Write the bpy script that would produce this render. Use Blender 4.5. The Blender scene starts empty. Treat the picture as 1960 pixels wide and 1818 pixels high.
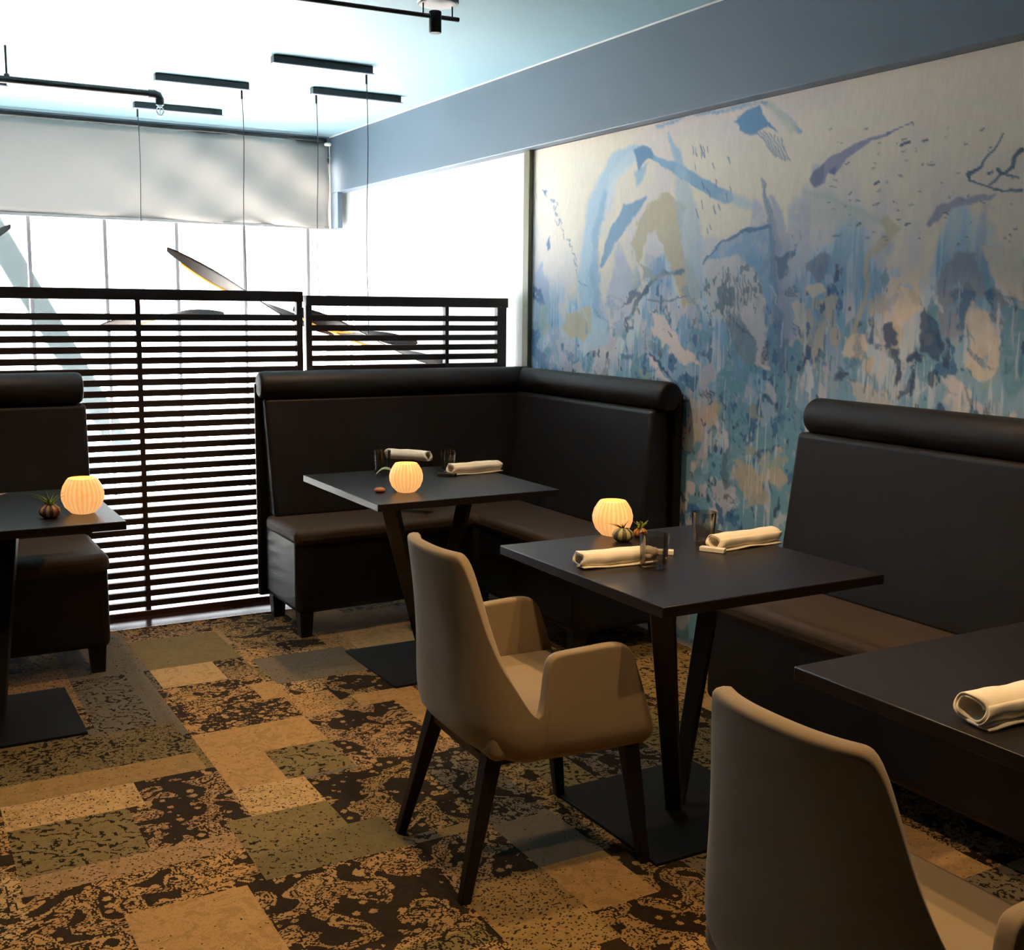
import bpy, bmesh, math, random
import numpy as np
from mathutils import Vector, Matrix
SC = bpy.context.scene
COL = SC.collection
PI = math.pi

# ------------------------------------------------------------------ camera
CF, CYAW, CPITCH, CROLL, CH = 2159.62, .5171, .1459, .0104, 1.4528
_f = Vector((math.sin(CYAW)*math.cos(CPITCH), math.cos(CYAW)*math.cos(CPITCH), -math.sin(CPITCH)))
_r = Vector((math.cos(CYAW), -math.sin(CYAW), 0)); _u = _r.cross(_f)
CR = _r*math.cos(CROLL) + _u*math.sin(CROLL); CU = -_r*math.sin(CROLL) + _u*math.cos(CROLL); CW = _f
cd = bpy.data.cameras.new('camera'); cam = bpy.data.objects.new('camera', cd); COL.objects.link(cam)
cd.sensor_fit = 'HORIZONTAL'; cd.sensor_width = 36; cd.lens = 36*CF/1960
cd.shift_x = 1.35/1960; cd.shift_y = -2.8/1960; cd.clip_start = .05
m = Matrix((CR, CU, -CW)).transposed().to_4x4(); m.translation = (0, 0, CH); cam.matrix_world = m
SC.camera = cam

def at(px, py, ax, val):
    'the point of the room seen at (px, py) on the plane ax = val'
    d = CW + CR*((px-978.65)/CF) - CU*((py-906.2)/CF)
    i = 'xyz'.index(ax); o = Vector((0, 0, CH)); t = (val-o[i])/d[i]
    return o + d*t

# ------------------------------------------------------------------ light
vs = SC.view_settings
SC.display_settings.display_device = 'sRGB'
vs.view_transform = 'Standard'; vs.look = 'None'; vs.exposure = 0.0; vs.gamma = 1; vs.use_curve_mapping = False
world = bpy.data.worlds.new('sky'); SC.world = world; world.use_nodes = True
wn = world.node_tree.nodes; bg = wn['Background']
bg.inputs[0].default_value = (.94, .96, 1, 1); bg.inputs[1].default_value = 10.0

def lamp(name, kind, loc, energy, color, **kw):
    l = bpy.data.lights.new(name, kind); l.energy = energy; l.color = color
    for k, v in kw.items(): setattr(l, k, v)
    o = bpy.data.objects.new(name, l); o.location = loc; COL.objects.link(o); return o
def aim(o, target):
    o.rotation_euler = (Vector(target)-o.location).to_track_quat('-Z', 'Y').to_euler()
sun = lamp('sun', 'SUN', (-6, 14, 12), 105, (1, .97, .93), angle=math.radians(1.2)); aim(sun, (-6+7.2, 14-6.5, 12-7.6))
por = lamp('window_portal', 'AREA', (1.0, 7.98, 1.2), 1, (1, 1, 1), shape='RECTANGLE', size=4.1, size_y=2.4)
por.rotation_euler = (-PI/2, 0, 0); por.data.cycles.is_portal = True
WARM = (1, .63, .30)
def spot(loc, target, e, deg=100, blend=.5, r=.03, col=WARM):
    o = lamp('ceiling_spot', 'SPOT', loc, e, col, spot_size=math.radians(deg), spot_blend=blend, shadow_soft_size=r)
    aim(o, target); return o
spot((1.93, 4.1, 2.5), (1.93, 4.08, 0), 75)
spot((1.98, 2.5, 2.5), (1.98, 2.49, 0), 88)
spot((.32, 4.2, 2.5), (.32, 4.19, 0), 60)
spot((1.75, 1.0, 2.5), (1.75, 1.01, 0), 50)
spot((1.22, 1.72, 2.5), (1.1, 2.0, 0), 76, 105, .6, .05)
cy = SC.cycles
cy.use_adaptive_sampling = True; cy.adaptive_threshold = .02; cy.max_bounces = 10; cy.diffuse_bounces = 5
cy.glossy_bounces = 4; cy.transmission_bounces = 8; cy.transparent_max_bounces = 12
cy.use_denoising = True; cy.sample_clamp_indirect = 0; cy.caustics_reflective = False; cy.caustics_refractive = False

# ------------------------------------------------------------------ materials
def lin(c):
    return tuple((x/255/12.92 if x/255 <= .04045 else ((x/255+.055)/1.055)**2.4) for x in c)
class NT:
    def __init__(s, name):
        s.m = bpy.data.materials.new(name); s.m.use_nodes = True; s.t = s.m.node_tree
        s.b = s.t.nodes['Principled BSDF']; s.out = s.t.nodes['Material Output']
    def n(s, ty, ins=None, **kw):
        x = s.t.nodes.new(ty)
        for k, v in kw.items(): setattr(x, k, v)
        for k, v in (ins or {}).items(): s.set(x.inputs[k], v)
        return x
    def set(s, sock, v):
        if isinstance(v, bpy.types.NodeSocket): s.t.links.new(v, sock)
        elif isinstance(v, tuple) and len(v) == 3 and sock.type == 'RGBA': sock.default_value = (*v, 1)
        else: sock.default_value = v
    def math(s, op, a, b=0., c=0.):
        x = s.n('ShaderNodeMath', {0: a, 1: b, 2: c}, operation=op); return x.outputs[0]
    def mix(s, f, a, b, mode='MIX'):
        x = s.n('ShaderNodeMix', {0: f, 6: a, 7: b}, data_type='RGBA', blend_type=mode); return x.outputs[2]
    def noise(s, vec, scale, detail=2, rough=.5, dist=0.):
        x = s.n('ShaderNodeTexNoise', {'Vector': vec, 'Scale': scale, 'Detail': detail, 'Roughness': rough, 'Distortion': dist}); return x.outputs
    def obj(s): return s.n('ShaderNodeTexCoord').outputs['Object']
    def bump(s, h, strength=.3, dist=.002):
        x = s.n('ShaderNodeBump', {'Height': h, 'Strength': strength, 'Distance': dist}); s.set(s.b.inputs['Normal'], x.outputs[0])
def pmat(name, col, rough=.5, metal=0., var=.12, nscale=30, bump=0., bscale=200, spec=.5, stretch=None, coat=0., sheen=0.):
    t = NT(name); v = t.obj()
    if stretch: v = t.n('ShaderNodeMapping', {'Vector': v, 'Scale': stretch}).outputs[0]
    nz = t.noise(v, nscale, 3)
    a = tuple(c*(1-var) for c in col); b = tuple(min(1, c*(1+var)) for c in col)
    t.set(t.b.inputs['Base Color'], t.mix(nz[0], a, b))
    t.b.inputs['Roughness'].default_value = rough; t.b.inputs['Metallic'].default_value = metal
    t.b.inputs['Specular IOR Level'].default_value = spec
    if coat: t.b.inputs['Coat Weight'].default_value = coat
    if sheen: t.b.inputs['Sheen Weight'].default_value = sheen
    if bump: t.bump(t.noise(v, bscale, 2)[0], bump)
    return t.m
M = {}
M['white'] = pmat('white_paint', (.80, .79, .77), .7, var=.03, nscale=4)
M['blue_paint'] = pmat('blue_grey_paint', lin((98, 114, 130)), .5, var=.04, nscale=2.5)
M['ceiling'] = pmat('pale_blue_ceiling_paint', lin((140, 174, 188)), .55, var=.02, nscale=3)
M['olive'] = pmat('olive_trim_paint', lin((118, 112, 84)), .5, var=.05, nscale=6)
M['dark_wall'] = pmat('dark_wall_paint', lin((26, 26, 28)), .8, var=.05)
M['stone_tile'] = pmat('pale_tile', (.76, .75, .73), .35, var=.1, nscale=3)
M['pavement'] = pmat('bright_concrete', (.66, .65, .62), .9, var=.1, nscale=2)
M['leather'] = pmat('black_leather_shaded', lin((17, 17, 18)), .42, spec=.28, var=.1, nscale=12, bump=.25, bscale=420)  # bench leather with the shade of the unlit fronts put into its colour
M['leather_back'] = pmat('black_leather_half_lit', lin((28, 26, 27)), .5, spec=.3, var=.08, nscale=9, bump=.25, bscale=420)  # same bench leather, coloured lighter for the better lit backrests
M['leather_seat'] = pmat('black_leather_lit', lin((66, 57, 50)), .6, spec=.15, var=.08, nscale=9, bump=.25, bscale=420)  # same bench leather, warm overhead light on the seats painted into the colour
M['black_wood'] = pmat('black_stained_wood', (.008, .007, .007), .45, spec=.3, var=.3, nscale=14, stretch=(1, 1, 12))
M['slat_wood'] = pmat('dark_walnut_slat', (.022, .011, .009), .5, var=.35, nscale=20, stretch=(.3, 6, 6))
M['base_wood'] = pmat('polished_brown_base', lin((60, 42, 40)), .22, var=.3, nscale=14, stretch=(.3, 6, 6))
M['laminate'] = pmat('black_laminate', lin((27, 24, 24)), .34, spec=.32, var=.1, nscale=60, bump=.08, bscale=500)
M['steel'] = pmat('black_powder_coat', (.013, .013, .014), .45, var=.1, nscale=80)
M['base_steel'] = pmat('charcoal_powder_coat', (.008, .008, .008), .6, spec=.12, var=.1, nscale=80)
M['black_metal'] = pmat('black_enamel', (.005, .005, .006), .35, var=.1)
M['chrome'] = pmat('chrome', (.7, .7, .7), .15, metal=1, var=.03)
M['lavender_sheen'] = pmat('lavender_reflection_tint', (.34, .33, .40), .3, var=.03)  # painted stand-in for the reflection on the canopy undersides
M['wire'] = pmat('dark_cable', (.03, .03, .032), .5, var=.1)
M['blind'] = None
M['linen'] = pmat('cream_linen', (.88, .81, .67), .9, var=.05, nscale=60, bump=.3, bscale=900, sheen=.2)
M['ceramic'] = pmat('white_ceramic', (.78, .74, .66), .25, var=.03)
M['dark_ceramic'] = pmat('black_ceramic', (.01, .01, .01), .25, var=.05)
M['blade_wood'] = pmat('brown_veneer', lin((58, 36, 26)), .45, var=.25, nscale=10, stretch=(1, 8, 8))
M['mullion'] = pmat('grey_aluminium', (.17, .165, .18), .5, var=.04)
M['brace'] = pmat('pale_blue_steel_paint', (.045, .062, .068), .5, var=.03)
M['leaf'] = pmat('air_plant_green', lin((118, 134, 52)), .6, var=.3, nscale=40)
M['sage'] = pmat('sage_leaf', lin((140, 152, 112)), .6, var=.2, nscale=40)
M['terracotta'] = pmat('orange_brown_pebble', lin((164, 104, 60)), .5, var=.2, nscale=60)
def fabric(name, col):
    t = NT(name); v = t.obj()
    w1 = t.n('ShaderNodeTexWave', {'Vector': v, 'Scale': 190., 'Distortion': 1.}, bands_direction='Z').outputs['Fac']
    nz = t.noise(v, 500, 2)[0]; big = t.noise(v, 5, 2)[0]
    f = t.math('ADD', t.math('MULTIPLY', w1, .35), t.math('MULTIPLY', nz, .65))
    c = t.mix(f, tuple(x*.82 for x in col), tuple(x*1.18 for x in col))
    t.set(t.b.inputs['Base Color'], t.mix(t.math('MULTIPLY', big, .25), c, tuple(x*.8 for x in col)))
    t.b.inputs['Roughness'].default_value = .9; t.b.inputs['Sheen Weight'].default_value = .25
    t.bump(f, .35, .001); return t.m
M['fabric'] = fabric('greige_woven_fabric', lin((142, 124, 96)))
def blind_mat():
    t = NT('grey_blind_fabric'); v = t.obj()
    nz = t.noise(v, 900, 1)[0]
    c = t.mix(nz, lin((168, 161, 156)), lin((188, 180, 175)))
    t.set(t.b.inputs['Base Color'], c); t.b.inputs['Roughness'].default_value = .9
    tr = t.n('ShaderNodeBsdfTranslucent', {'Color': (.55, .53, .52, 1)})
    mx = t.n('ShaderNodeMixShader', {0: .2, 1: t.b.outputs[0], 2: tr.outputs[0]})
    t.t.links.new(mx.outputs[0], t.out.inputs[0]); return t.m
M['blind'] = blind_mat()
def thin_glass(name, col):
    t = NT(name); nz = t.noise(t.obj(), 20)[0]
    tr = t.n('ShaderNodeBsdfTransparent', {'Color': t.mix(nz, col, tuple(c*.96 for c in col))}); gl = t.n('ShaderNodeBsdfGlossy', {'Roughness': .03})
    lw = t.n('ShaderNodeLayerWeight', {'Blend': .35})
    mx = t.n('ShaderNodeMixShader', {0: t.math('MULTIPLY_ADD', lw.outputs['Fresnel'], .75, .02), 1: tr.outputs[0], 2: gl.outputs[0]})
    t.t.links.new(mx.outputs[0], t.out.inputs[0]); return t.m
M['tumbler'] = thin_glass('smoked_glass', (.87, .85, .83))
def pane_mat():
    t = NT('window_glass')
    tr = t.n('ShaderNodeBsdfTransparent', {'Color': (.97, .98, .98, 1)}); gl = t.n('ShaderNodeBsdfGlossy', {'Roughness': .02})
    lw = t.n('ShaderNodeLayerWeight', {'Blend': .08})
    nz = t.math('MULTIPLY', t.noise(t.obj(), .8)[0], .01)
    mx = t.n('ShaderNodeMixShader', {0: t.math('ADD', t.math('MULTIPLY', lw.outputs['Fresnel'], .5), nz), 1: tr.outputs[0], 2: gl.outputs[0]})
    t.t.links.new(mx.outputs[0], t.out.inputs[0]); return t.m
M['pane'] = pane_mat()
def glow(name, c1, c2, e):
    t = NT(name); v = t.obj()
    sp = t.n('ShaderNodeSeparateXYZ', {0: v}).outputs
    ang = t.math('ARCTAN2', sp[1], sp[0]); rib = t.math('MULTIPLY_ADD', t.math('SINE', t.math('MULTIPLY', ang, 26.)), .5, .5)
    nz = t.noise(v, 35, 2)[0]
    c = t.mix(t.math('MULTIPLY', t.math('ADD', rib, nz), .5), c1, c2)
    t.set(t.b.inputs['Base Color'], c); t.set(t.b.inputs['Emission Color'], c); t.b.inputs['Emission Strength'].default_value = e
    t.b.inputs['Roughness'].default_value = .35; return t.m
M['candle_glass'] = glow('glowing_amber_glass', (1, .34, .075), (1, .60, .24), .88)
M['flame'] = glow('flame_glow', (1, .8, .4), (1, .85, .5), 5)
M['led'] = glow('warm_led_edge', (1, .34, .04), (1, .5, .12), 1.6)
def urchin(name, a, b, k=9.):
    t = NT(name); v = t.obj(); sp = t.n('ShaderNodeSeparateXYZ', {0: v}).outputs
    ang = t.math('ARCTAN2', sp[1], sp[0]); s = t.math('SINE', t.math('MULTIPLY', ang, k))
    f = t.math('ADD', t.math('MULTIPLY', t.math('GREATER_THAN', s, .1), .8), t.math('MULTIPLY', t.noise(v, 150)[0], .2))
    t.set(t.b.inputs['Base Color'], t.mix(f, a, b)); t.b.inputs['Roughness'].default_value = .6; return t.m
M['urchin'] = urchin('striped_urchin_brown', lin((70, 42, 26)), lin((190, 140, 98)))
M['urchin_green'] = urchin('striped_urchin_green', lin((52, 58, 34)), lin((186, 176, 128)), 7.)
M['urchin_tan'] = urchin('speckled_urchin_tan', lin((120, 76, 42)), lin((196, 146, 92)), 11.)

# ------------------------------------------------------------------ mesh helpers
class G:
    def __init__(s): s.v = []; s.f = []
    def add(s, vs_, fs):
        k = len(s.v); s.v += [tuple(p) for p in vs_]; s.f += [tuple(i+k for i in f) for f in fs]; return s
    def box(s, a, b):
        (x0, y0, z0), (x1, y1, z1) = a, b
        return s.add([(x0,y0,z0),(x1,y0,z0),(x1,y1,z0),(x0,y1,z0),(x0,y0,z1),(x1,y0,z1),(x1,y1,z1),(x0,y1,z1)],
                     [(0,3,2,1),(4,5,6,7),(0,1,5,4),(1,2,6,5),(2,3,7,6),(3,0,4,7)])
    def hexa(s, lo, hi):
        return s.add(list(lo)+list(hi), [(0,3,2,1),(4,5,6,7),(0,1,5,4),(1,2,6,5),(2,3,7,6),(3,0,4,7)])
    def prism(s, poly, axis, a, b):
        n = len(poly)
        def mk(p, t):
            return {'x': (t, p[0], p[1]), 'y': (p[0], t, p[1]), 'z': (p[0], p[1], t)}[axis]
        v = [mk(p, a) for p in poly]+[mk(p, b) for p in poly]
        return s.add(v, [tuple(range(n))[::-1], tuple(range(n, 2*n))]+[(i, (i+1) % n, (i+1) % n+n, i+n) for i in range(n)])
    def tube(s, pts, r, n=12, cap=True):
        pts = [Vector(p) for p in pts]; rs = r if isinstance(r, (list, tuple)) else [r]*len(pts)
        rings = []; up = None
        for i, p in enumerate(pts):
            t = (pts[min(i+1, len(pts)-1)]-pts[max(i-1, 0)]).normalized()
            if up is None: up = Vector((0, 0, 1)) if abs(t.z) < .9 else Vector((1, 0, 0))
            a = t.cross(up).normalized(); b = a.cross(t).normalized(); up = b
            rings.append([p+(a*math.cos(2*PI*k/n)+b*math.sin(2*PI*k/n))*rs[i] for k in range(n)])
        v = [q for g in rings for q in g]; f = []
        for i in range(len(rings)-1):
            for k in range(n): f.append((i*n+k, i*n+(k+1) % n, (i+1)*n+(k+1) % n, (i+1)*n+k))
        if cap: f += [tuple(range(n))[::-1], tuple(range((len(rings)-1)*n, len(rings)*n))]
        return s.add(v, f)
    def lathe(s, prof, n=32, c=(0, 0, 0), fn=None, close=False):
        v = []; f = []
        for j, (r, z) in enumerate(prof):
            for k in range(n):
                a = 2*PI*k/n; rr = r*(fn(a, j) if fn else 1)
                v.append((c[0]+rr*math.cos(a), c[1]+rr*math.sin(a), c[2]+z))
        L = len(prof)
        for j in range(L if close else L-1):
            for k in range(n):
                f.append((j*n+k, j*n+(k+1) % n, ((j+1) % L)*n+(k+1) % n, ((j+1) % L)*n+k))
        if not close:
            if prof[0][0] > 1e-5: f.append(tuple(range(n))[::-1])
            if prof[-1][0] > 1e-5: f.append(tuple(range((L-1)*n, L*n)))
        return s.add(v, f)
    def grid(s, rows):
        n = len(rows[0]); v = [p for r_ in rows for p in r_]
        return s.add(v, [(i*n+j, i*n+j+1, (i+1)*n+j+1, (i+1)*n+j) for i in range(len(rows)-1) for j in range(n-1)])
    def make(s, name, mat, parent=None, bevel=0., seg=2, smooth=False, sub=0, solid=0., loc=None):
        me = bpy.data.meshes.new(name); me.from_pydata(s.v, [], s.f)
        bm = bmesh.new(); bm.from_mesh(me); bmesh.ops.remove_doubles(bm, verts=bm.verts, dist=1e-5)
        bmesh.ops.recalc_face_normals(bm, faces=bm.faces)
        if loc: bmesh.ops.translate(bm, verts=bm.verts, vec=-Vector(loc))
        bm.to_mesh(me); bm.free()
        o = bpy.data.objects.new(name, me); COL.objects.link(o)
        if loc: o.location = loc
        if parent is not None: o.parent = parent
        me.materials.append(mat)
        if solid:
            q = o.modifiers.new('solid', 'SOLIDIFY'); q.thickness = solid; q.offset = 0; q.use_even_offset = True
        if bevel:
            q = o.modifiers.new('bevel', 'BEVEL'); q.width = bevel; q.segments = seg; q.limit_method = 'ANGLE'; q.angle_limit = math.radians(35)
            q.harden_normals = False
        if sub:
            q = o.modifiers.new('sub', 'SUBSURF'); q.levels = sub; q.render_levels = sub
        if smooth or bevel or sub:
            me.polygons.foreach_set('use_smooth', [True]*len(me.polygons))
            if not sub and (bevel or smooth):
                try:
                    me.set_sharp_from_angle(angle=math.radians(40))
                except Exception: pass
        return o
def tag(o, label, cat, group=None):
    o['label'] = label; o['category'] = cat
    if group: o['group'] = group
    return o
def thing(name, label, cat, loc=(0, 0, 0), rz=0., group=None):
    o = bpy.data.objects.new(name, None); COL.objects.link(o); o.location = loc; o.rotation_euler = (0, 0, rz)
    o.empty_display_size = .1
    return tag(o, label, cat, group)
def struct(o): o['kind'] = 'structure'; return o
def copy_tree(o, parent=None):
    c = o.copy(); COL.objects.link(c); c.parent = parent
    for ch in [x for x in bpy.data.objects if x.parent == o]: copy_tree(ch, c)
    return c
def rbox(x0, x1, y0, y1, z0, z1): return G().box((x0, y0, z0), (x1, y1, z1))

# ------------------------------------------------------------------ setting
ZC, ZB, FX, WX, SY, BY, CE = 2.639, 2.249, 2.952, 3.03, 5.33, 7.85, 5.12
XL, YR = -3.6, -3.0
WL = -.95
struct(rbox(XL, WX+.3, YR, BY+.2, ZC, ZC+.12).make('ceiling', M['ceiling']))
struct(rbox(WX, WX+.15, YR, BY+.12, -.1, ZC).make('wall_right', M['white']))
struct(rbox(XL-.15, XL, YR, BY+.12, -.1, ZC+.12).make('wall_left', M['dark_wall']))
struct(rbox(XL-.15, WX+.15, YR-.15, YR, -.1, ZC+.12).make('wall_back', M['dark_wall']))
struct(rbox(FX, WX, YR, BY, ZB, ZC).make('trim_1', M['blue_paint'], bevel=.004))
struct(rbox(FX-.006, FX, YR, BY, ZC-.006, ZC).make('trim_4', M['white']))
# olive corner strip
struct(rbox(WX-.035, WX, 5.11, 5.17, 0, ZB).make('trim_2', M['olive'], bevel=.004))
# window wall: low kerb, head, window
struct(rbox(XL, WX, BY, BY+.15, -.1, .12).make('wall_front', M['white']))
struct(rbox(XL, WL, BY, BY+.15, .12, 2.5).make('wall_front_side', M['blue_paint']))  # unseen wall added here, narrowing the window to steepen the daylight falloff
struct(rbox(XL, WX, BY, BY+.15, 2.5, ZC+.12).make('wall_front_head', M['blue_paint']))
w = bpy.data.objects.new('window_1', None); COL.objects.link(w); w.location = (0, BY+.05, .12); struct(w)
def under(par, g, name, mat, **k):
    l = par.location
    return g.make(name, mat, par, **k)
g = G()
for x in (WL, WX-.12): g.box((x, -.04, 0), (x+.1, .04, 2.38))
g.box((WL, -.04, 0), (WX-.02, .04, .05)); g.box((WL, -.04, 2.33), (WX-.02, .04, 2.38))
g.make('window_frame', M['white'], w, bevel=.003)
for k in range(14):
    x = 2.786-.463*k
    if x < WL+.1: break
    rbox(x-.011, x+.011, -.03, .03, .05, 2.33).make('mullion', M['mullion'], w)
rbox(WL+.1, WX-.12, -.004, .004, .05, 2.33).make('pane', M['pane'], w)
struct(rbox(2.955, 2.99, 7.72, 7.85, 2.0, ZB).make('trim_3', M['blue_paint']))
struct(rbox(XL, WX, 5.46, BY, -.1, 0).make('floor_vestibule', M['stone_tile']))
struct(rbox(XL, WX, CE+.006, 5.46, -.1, .003).make('trim_6', M['base_wood']))
struct(rbox(XL, WX, CE, CE+.006, -.1, .005).make('trim_7', M['chrome']))
struct(rbox(-8, 8, BY+.15, BY+.75, 2.5, 2.62).make('added_shade_eave', M['white']))  # unseen eave, added to keep direct sun off the blind
struct(rbox(-30, 30, BY+.15, 40, -.25, -.1).make('pavement', M['pavement']))

# ------------------------------------------------------------------ carpet
def carpet():
    C0, X0, X1, Y0, Y1 = .025, -1.6, 3.03, -.4, CE
    nx = int(round((X1-X0)/C0)); ny = int(round((Y1-Y0)/C0))
    tan, lt, ol, gr, pk, mu = lin((184,150,102)), lin((198,168,122)), lin((130,118,82)), lin((118,112,102)), lin((168,140,106)), lin((158,134,92))
    col = np.zeros((ny, nx, 3)); mot = np.zeros((ny, nx, 3))
    col[:] = mu
    rnd = random.Random(11)
    pal = [tan, ol, gr, pk, mu, lt]
    # random patchwork in planks, then the patches seen in the open floor
    def rect(x0, x1, y0, y1, c, a=0., b=0., s=0.):
        i0, i1 = max(0, round((y0-Y0)/C0)), max(0, round((y1-Y0)/C0)); j0, j1 = max(0, round((x0-X0)/C0)), max(0, round((x1-X0)/C0))
        col[i0:i1, j0:j1] = c; mot[i0:i1, j0:j1] = (a, b, s)
    y = Y0
    while y < Y1:
        x = X0; h = rnd.choice([.2, .25, .5])
        while x < X1:
            wd = rnd.choice([.2, .25, .3, .45]); k = rnd.random()
            c = rnd.choice(pal)
            if k < .45: rect(x, x+wd, y, y+h, c, rnd.choice([.7, 1.]), 0, .3)
            elif k < .7: rect(x, x+wd, y, y+h, rnd.choice([ol, gr, mu]), 0, 1, .2)
            elif k < .85: rect(x, x+wd, y, y+h, c, 0, 0, 1)
            else: rect(x, x+wd, y, y+h, c)
            x += wd
        y += h
    L = [(.85,1.3,4.93,5.15,pk,.55,0,.6),(.9,1.28,4.49,4.93,ol,0,.25,.1),(1.3,1.65,4.49,5.15,mu,.75,0,.3),(.9,1.15,4.25,4.49,lt,0,0,0),
         (1.15,1.28,4.25,4.49,mu,.55,.4,.3),(1.28,1.44,4.35,4.6,tan,0,.8,.2),(.88,1.28,3.72,4.25,tan,.62,0,.25),(1.19,1.3,3.95,4.15,tan,0,0,0),
         (1.3,1.7,4.1,4.45,gr,.1,.2,.4),(1.44,1.72,3.72,4.1,mu,1,0,.2),(.87,1.06,3.22,3.72,tan,0,0,.1),(1.06,1.28,3.48,3.72,tan,0,0,0),
         (1.06,1.3,3.22,3.48,ol,0,1,.2),(1.28,1.7,3.2,3.72,pk,.95,0,.2),(1.5,1.75,3.72,3.85,tan,0,0,0),(1.62,1.75,3.3,3.72,tan,0,0,.1),
         (.6,.79,3.87,4.44,gr,.2,.8,.2),(.79,.88,3.75,4.49,gr,.2,0,.3),(-.2,.85,3.57,3.87,ol,.5,.3,.2),(.6,.9,4.49,5.1,gr,.35,.2,.3),
         (.26,.86,3.36,3.57,mu,0,.2,.1),(-.1,.26,2.98,3.56,tan,1,0,.1),(.26,.62,3.24,3.42,lt,.35,0,.6),(.62,.87,2.98,3.42,pk,.85,0,.4),
         (.26,.58,2.95,3.24,ol,0,.9,.3),(.26,.8,2.84,2.95,pk,.1,.2,.8),(.2,.8,2.66,2.84,tan,.85,0,.2),(-.1,.26,2.55,2.98,lt,.7,0,.2),
         (.44,.74,2.1,2.66,tan,0,0,.06),(.0,.44,1.95,2.66,tan,.95,0,.3),(.8,1.09,2.66,3.03,ol,0,.45,.3),(.87,1.1,3.03,3.22,lt,.2,0,.9),
         (1.09,1.2,2.66,2.84,ol,.1,.2,.1),(1.1,1.44,2.84,3.2,mu,1,0,.15),(1.44,1.64,2.66,3.2,gr,.75,.3,.1),(.76,1.2,2.2,2.66,tan,1,0,.15),
         (1.2,1.44,2.38,2.66,pk,.75,0,.3),(1.44,1.64,2.38,2.66,gr,0,0,.1),(1.44,1.64,2.13,2.38,tan,0,0,.15),(1.2,1.44,1.95,2.38,mu,.1,0,1),
         (1.64,1.75,1.7,3.0,mu,.8,0,.4),(1.0,1.7,1.5,2.13,tan,1,0,.1),(1.2,1.44,2.0,2.36,mu,.1,.1,1)]
    for q in L: rect(*q)
    gx = X0+C0*np.arange(nx+1); gy = Y0+C0*np.arange(ny+1)
    V = np.zeros(((ny+1)*(nx+1), 3)); V[:, 0] = np.tile(gx, ny+1); V[:, 1] = np.repeat(gy, nx+1)
    i, j = np.meshgrid(np.arange(ny), np.arange(nx), indexing='ij'); b = (i*(nx+1)+j).ravel()
    F = np.stack([b, b+1, b+nx+2, b+nx+1], 1)
    me = bpy.data.meshes.new('floor'); me.vertices.add(len(V)); me.vertices.foreach_set('co', V.ravel())
    me.loops.add(F.size); me.loops.foreach_set('vertex_index', F.ravel().astype(np.int32))
    me.polygons.add(len(F)); me.polygons.foreach_set('loop_start', (np.arange(len(F))*4).astype(np.int32))
    me.update(calc_edges=True)
    for nm, arr in (('patch', col), ('motif', mot)):
        a = me.color_attributes.new(nm, 'FLOAT_COLOR', 'CORNER')
        q = np.ones((len(F), 4, 4), np.float32); q[:, :, :3] = arr.reshape(-1, 1, 3); a.data.foreach_set('color', q.ravel())
    t = NT('patchwork_carpet'); v0 = t.obj()
    snap = t.n('ShaderNodeVectorMath', {0: v0, 1: (.0042, .0042, .0042)}, operation='SNAP').outputs[0]
    base = t.n('ShaderNodeAttribute', attribute_name='patch').outputs['Color']
    ms = t.n('ShaderNodeSeparateColor', {0: t.n('ShaderNodeAttribute', attribute_name='motif').outputs['Color']}).outputs
    n1 = t.noise(snap, 7., 1.4, .5, 1.3)[0]; n2 = t.noise(snap, 15, 1.4, .5, 2.2)[0]; n3 = t.noise(snap, 120, 2, .6)[0]; n4 = t.noise(snap, 55, 2, .6)[0]
    vor = t.n('ShaderNodeTexVoronoi', {'Vector': snap, 'Scale': 27., 'Randomness': .75}).outputs['Distance']
    def band(x, c, wd): return t.math('LESS_THAN', t.math('ABSOLUTE', t.math('SUBTRACT', x, c)), wd)
    ground = t.math('GREATER_THAN', n1, .52)
    flower = t.math('LESS_THAN', t.math('ADD', vor, t.math('MULTIPLY', n3, .3)), .45)
    dark = t.math('MULTIPLY', ground, t.math('SUBTRACT', 1., flower))
    line = t.math('MAXIMUM', band(n2, .5, .022), band(n1, .455, .008))
    line = t.math('MAXIMUM', line, t.math('MAXIMUM', band(n2, .60, .012), band(n1, .40, .006)))
    line = t.math('MULTIPLY', line, t.math('SUBTRACT', 1., ground))
    A = t.math('MAXIMUM', dark, line)
    # strength < 1 wears the motif away
    wear = t.math('GREATER_THAN', t.math('ADD', ms[0], t.math('MULTIPLY', t.math('SUBTRACT', n4, .5), 1.3)), .5)
    A = t.math('MULTIPLY', A, wear)
    wv = t.n('ShaderNodeTexWave', {'Vector': snap, 'Scale': 9., 'Distortion': 14., 'Detail': 2., 'Detail Scale': 1.6}, bands_direction='DIAGONAL').outputs['Fac']
    B = t.math('MULTIPLY', t.math('MULTIPLY', t.math('GREATER_THAN', wv, .80), t.math('GREATER_THAN', n4, .47)), t.math('GREATER_THAN', t.math('ADD', ms[1], t.math('MULTIPLY', n4, .8)), .9))
    S = t.math('LESS_THAN', t.math('ADD', n3, t.math('MULTIPLY', n4, .5)), t.math('MULTIPLY_ADD', ms[2], .13, .52))
    allm = t.math('MAXIMUM', A, t.math('MAXIMUM', B, S))
    jag = t.math('MULTIPLY_ADD', n3, .35, -.17)
    c = t.mix(t.math('MULTIPLY', t.math('GREATER_THAN', n2, .54), .28), base, lin((112, 98, 62)))
    c = t.mix(t.math('MULTIPLY', t.math('GREATER_THAN', t.noise(snap, 210)[0], .56), .22), c, lin((98, 78, 52)))
    c = t.mix(t.math('MULTIPLY', allm, .93), t.mix(1., c, (.86, .80, .70), 'MULTIPLY'), lin((15, 13, 13)))
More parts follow.
